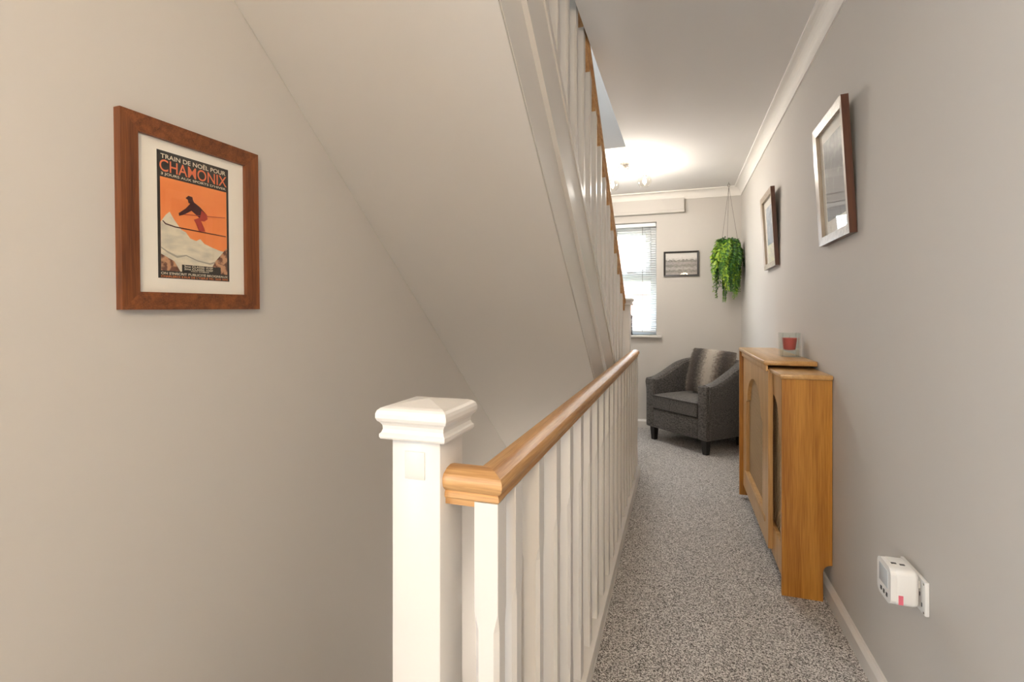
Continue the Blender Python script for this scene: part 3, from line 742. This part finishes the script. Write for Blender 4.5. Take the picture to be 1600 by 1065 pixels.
MB().tube([(x, y - .001, z) for x, y, z in front_edge], .004, 6).build('piping', 'piping', sc_, MC)
for sx, sy in ((-1, -1), (1, -1), (-1, 1), (1, 1)):
    MB().squares([(.019, 0), (.027, .125)], T(sx * .295 * (1 if sy < 0 else .72), -.30 if sy < 0 else .22, 0)).build('foot', 'dark_leg', ch, MC)

# fur cushion
MF = T(.252, 4.762, .448) @ RZ(math.radians(-24)) @ RX(math.radians(-17)) @ RY(math.radians(4))
pc = thing('fur_cushion', 'square faux fur cushion with dark and cream stripes on the armchair', 'cushion', MF)
def pillow_point(u, v, side, puff=1.0):
    hw = .197; x = hw * u * (1 - .028 * v ** 4); z = .205 + .20 * v * (1 - .028 * u ** 4)
    t_ = .075 * ((1 - abs(u) ** 2.6) * (1 - abs(v) ** 2.6)) ** .55 if abs(u) < 1 and abs(v) < 1 else 0
    return Vector((x, -t_ * puff if side else t_ * puff, z))
m = MB(); N = 24; vs = []; fs = []
for side in (0, 1):
    k = len(vs)
    for j in range(N + 1):
        for i in range(N + 1): vs.append(tuple(pillow_point(-1 + 2 * i / N, -1 + 2 * j / N, side)))
    for j in range(N):
        for i in range(N):
            a = k + j * (N + 1) + i; fs.append((a, a + 1, a + N + 2, a + N + 1))
m.add(vs, fs, None, True); m.build('cover', 'faux_fur', pc, MF)
m = MB()
for q in range(13000):
    u, v = random.uniform(-1, 1), random.uniform(-1, 1); side = random.random() < .78
    p = pillow_point(u, v, side); c = Vector((0, 0, .205)); d = (p - c)
    nrm = Vector((d.x * (abs(u) ** 3) * 3, (-1 if side else 1) * .3, d.z * (abs(v) ** 3) * 3)).normalized()
    dr = (nrm * random.uniform(.25, .8) + Vector((random.uniform(-.6, .6), 0, -.75 + random.uniform(-.3, .3)))).normalized() * random.uniform(.016, .034)
    wv = Vector((random.uniform(-1, 1), random.uniform(-.3, .3), random.uniform(-.3, .3))).normalized() * .0013
    m.add([p - wv, p + wv, p + dr], [(0, 1, 2)])
fo = m.build('fur', 'faux_fur', pc, MF); fo['kind'] = 'stuff'

# ------------------------------------------------------------------ ceiling light
def ceiling_light(label, loc, angs, power, col, rz=0):
    M = T(*loc) @ RZ(rz)
    t = thing('ceiling_light', label, 'ceiling light', M)
    MB().lathe([(.0, -.002), (.0, -.034), (.045, -.034), (.055, -.026), (.058, -.012), (.058, 0)], M, 28).build('ceiling_plate', 'nickel', t)
    MB().lathe([(.0, -.058), (.010, -.056), (.014, -.050), (.014, -.034), (.0, -.033)], M, 16).build('finial', 'nickel', t)
    for a, rad in angs:
        c, s = math.cos(a), math.sin(a); P = lambda r, z: tuple(M @ Vector((r * c, r * s, z)))
        arm = MB().tube([P(.01, -.045), P(rad - .03, -.045), P(rad - .012, -.049), P(rad - .003, -.058), P(rad, -.075)], .0042, 8).build('arm', 'nickel', t)
        MG = M @ T(rad * c, rad * s, 0)
        MB().lathe([(.0, -.070), (.016, -.072), (.018, -.078), (.018, -.098), (.0, -.099)], MG, 18).build('lamp_holder', 'nickel', arm)
        g = [(.020 , -.086)]
        for i in range(1, 15):
            b = PI * (.12 + .70 * i / 14); g.append((.055 * math.sin(b), -.134 + .055 * math.cos(b)))
        MB().lathe(g, MG, 26, cap=False).build('glass_shade', 'globe_glass', arm)
        MB().lathe([(.0, -.099), (.007, -.100), (.009, -.112), (.014, -.128), (.015, -.138), (.011, -.150), (.0, -.155)], MG, 16).build('bulb', 'bulb', arm)
        l = bpy.data.lights.new('bulb_light', 'POINT'); l.energy = power; l.color = col; l.shadow_soft_size = .02
        lo = bpy.data.objects.new('bulb_light', l); COL.objects.link(lo); lo.parent = arm; lo.matrix_basis = W[arm].inverted() @ (MG @ T(0, 0, -.168)); W[lo] = ID
    return t
ceiling_light('nickel ceiling light with three clear globes beside the window', (-.405, 4.13, H), ((math.atan2(.11, .15), .186), (math.atan2(.15, -.118), .19), (math.atan2(-.19, -.02), .19)), LAMP_FAR, (1.0, .95, .88))
pd = thing('fill_pendant', 'added opal globe fill light over the near landing, out of view', 'pendant light', (.15, -1.05, H))  # added behind the camera to brighten left wall, soffit and newel
MB().lathe([(.0, H), (.05, H), (.05, H - .012), (.012, H - .03), (.0, H - .03)], T(.15, -1.05, 0), 20).build('ceiling_rose', 'white_plastic', pd)
MB().tube([(.15, -1.05, H - .03), (.15, -1.05, 2.10)], .003, 6).build('flex', 'white_plastic', pd)
MB().lathe([(.0, 2.115), (.02, 2.11), (.022, 2.07), (.0, 2.069)], T(.15, -1.05, 0), 16).build('lamp_holder', 'nickel', pd)
MB().lathe([(.13 * math.sin(PI * i / 18), 1.95 + .13 * math.cos(PI * i / 18)) for i in range(19)], T(.15, -1.05, 0), 28).build('fill_globe', 'opal_fill', pd)

sn = thing('fill_sconce', 'added half round opal fill light hidden in the stairwell', 'wall light', (FX, 3.0, -.7))  # added out of sight to lift the soffit and lower left wall
MB().box(FX - .012, FX, 2.95, 3.05, -.78, -.62, .004).build('back_plate', 'nickel', sn)
MB().lathe([(.085 * math.sin(PI * i / 12), -.70 + .085 * math.cos(PI * i / 12)) for i in range(13)], T(FX - .10, 3.0, 0), 20).build('fill_shade', 'sconce_fill', sn)
MB().tube([(FX - .01, 3.0, -.70), (FX - .03, 3.0, -.70)], .012, 8).build('arm', 'nickel', sn)

# ------------------------------------------------------------------ hanging fern
HX, HY = .458, 5.03
pl = thing('hanging_fern', 'bushy green trailing fern hanging in the corner by the end wall', 'plant', (HX, HY, 1.24))
m = MB(); m.tube([(HX, HY, H), (HX, HY, H - .014)], .0022, 6)
ring = [(HX + .009 * math.sin(2 * PI * i / 14), HY, H - .030 + .016 * math.cos(2 * PI * i / 14)) for i in range(15)]
m.tube(ring, .0022, 6); m.build('hook', 'wire', pl)
for k in range(3):
    a = PI / 2 + 2.2 + 2 * PI * k / 3; MB().tube([(HX, HY, H - .046), (HX + .085 * math.cos(a), HY + .085 * math.sin(a), 1.80)], .0014, 5).build('hanging_wire', 'wire', pl)
MB().lathe([(.0, 1.70), (.055, 1.70), (.075, 1.73), (.09, 1.80), (.086, 1.80), (.0, 1.785)], T(HX, HY, 0), 20).build('basket', 'basket', pl)
def frond_mesh(seed, length, reach, rise):
    rnd = random.Random(seed); m = MB(); N = 26; pts = []
    for i in range(N + 1):
        t_ = i / N; x = reach * (1 - math.exp(-3.2 * t_)); z = rise * math.sin(min(1, t_ * 3.2) * PI) * (1 if t_ < .31 else 0) - length * max(0, t_ - .12) ** 1.15
        pts.append(Vector((x, .018 * math.sin(t_ * 5 + seed), z)))
    m.tube(pts, [.0014 * (1 - .6 * i / N) for i in range(N + 1)], 4)
    n = int(46 * (.5 + length))
    for i in range(2, n):
        t_ = i / n; k = min(N - 1, int(t_ * N)); fr = t_ * N - k
        p = pts[k].lerp(pts[k + 1], fr); d = (pts[k + 1] - pts[k]).normalized()
        L_ = .035 * (.45 + .75 * math.sin(PI * min(1, t_ * .82 + .15))) * rnd.uniform(.8, 1.15)
        for sgn in (-1, 1):
            sd = Vector((0, sgn, 0)); sd = (sd + d * rnd.uniform(.2, .6) + Vector((rnd.uniform(-.5, .9), 0, rnd.uniform(-.35, .35)))).normalized()
            up = d.cross(sd).normalized(); w = d.normalized() * L_ * .27
            tip = p + sd * L_ - Vector((0, 0, L_ * .2)); mid = p + sd * L_ * .5 + up * L_ * .08
            m.add([p, mid - w, tip, mid + w], [(0, 1, 2), (0, 2, 3)])
    return m.mesh('frond', 'fern_leaf')
fr_m = [frond_mesh(k, L_, rc_, rs) for k, (L_, rc_, rs) in enumerate([(.30, .10, .05), (.42, .11, .04), (.52, .12, .05), (.58, .10, .03), (.24, .12, .06), (.46, .085, .05), (.36, .125, .05), (.66, .095, .03)])]
rnd = random.Random(5)
for k in range(84):
    a = 2 * PI * k / 84 * 1.0 + rnd.uniform(-.1, .1); ring_ = rnd.random()
    r0_ = rnd.uniform(.01, .055); v = rnd.randrange(8)
    away = math.cos(a - math.atan2(HY - YE, -.12))
    # long trails hang to the front left and front right, short ones fill the crown
    sc = rnd.uniform(.75, 1.05)
    Mx = T(HX + r0_ * math.cos(a), HY + r0_ * math.sin(a), 1.795 + rnd.uniform(-.02, .03)) @ RZ(a) @ Matrix.Diagonal((sc * (.82 if math.cos(a) > .5 else 1.02), sc, sc * rnd.uniform(.8, 1.02), 1))
    inst('frond', fr_m[v], pl, Mx)

# ------------------------------------------------------------------ ornament on the sill
ln = thing('sill_lantern', 'small grey house shaped ornament standing on the window sill', 'ornament', (-.475, YE + .0, WZ0))
lx, ly = -.475, YE - .002
MB().box(lx - .042, lx + .042, ly - .036, ly + .036, WZ0, WZ0 + .012, .003).build('base', 'stone_grey', ln)
MB().box(lx - .036, lx + .036, ly - .030, ly + .030, WZ0 + .012, WZ0 + .185, .003).build('body', 'stone_grey', ln)
MB().squares([(.046, 0), (.046, .006), (.020, .030), (.006, .036)], T(lx, ly, WZ0 + .185)).build('roof', 'stone_grey', ln)
for k in range(3): MB().box(lx - .016, lx + .016, ly - .0315, ly - .0295, WZ0 + .03 + .05 * k, WZ0 + .065 + .05 * k).build('lattice_panel', 'dark_plastic', ln)
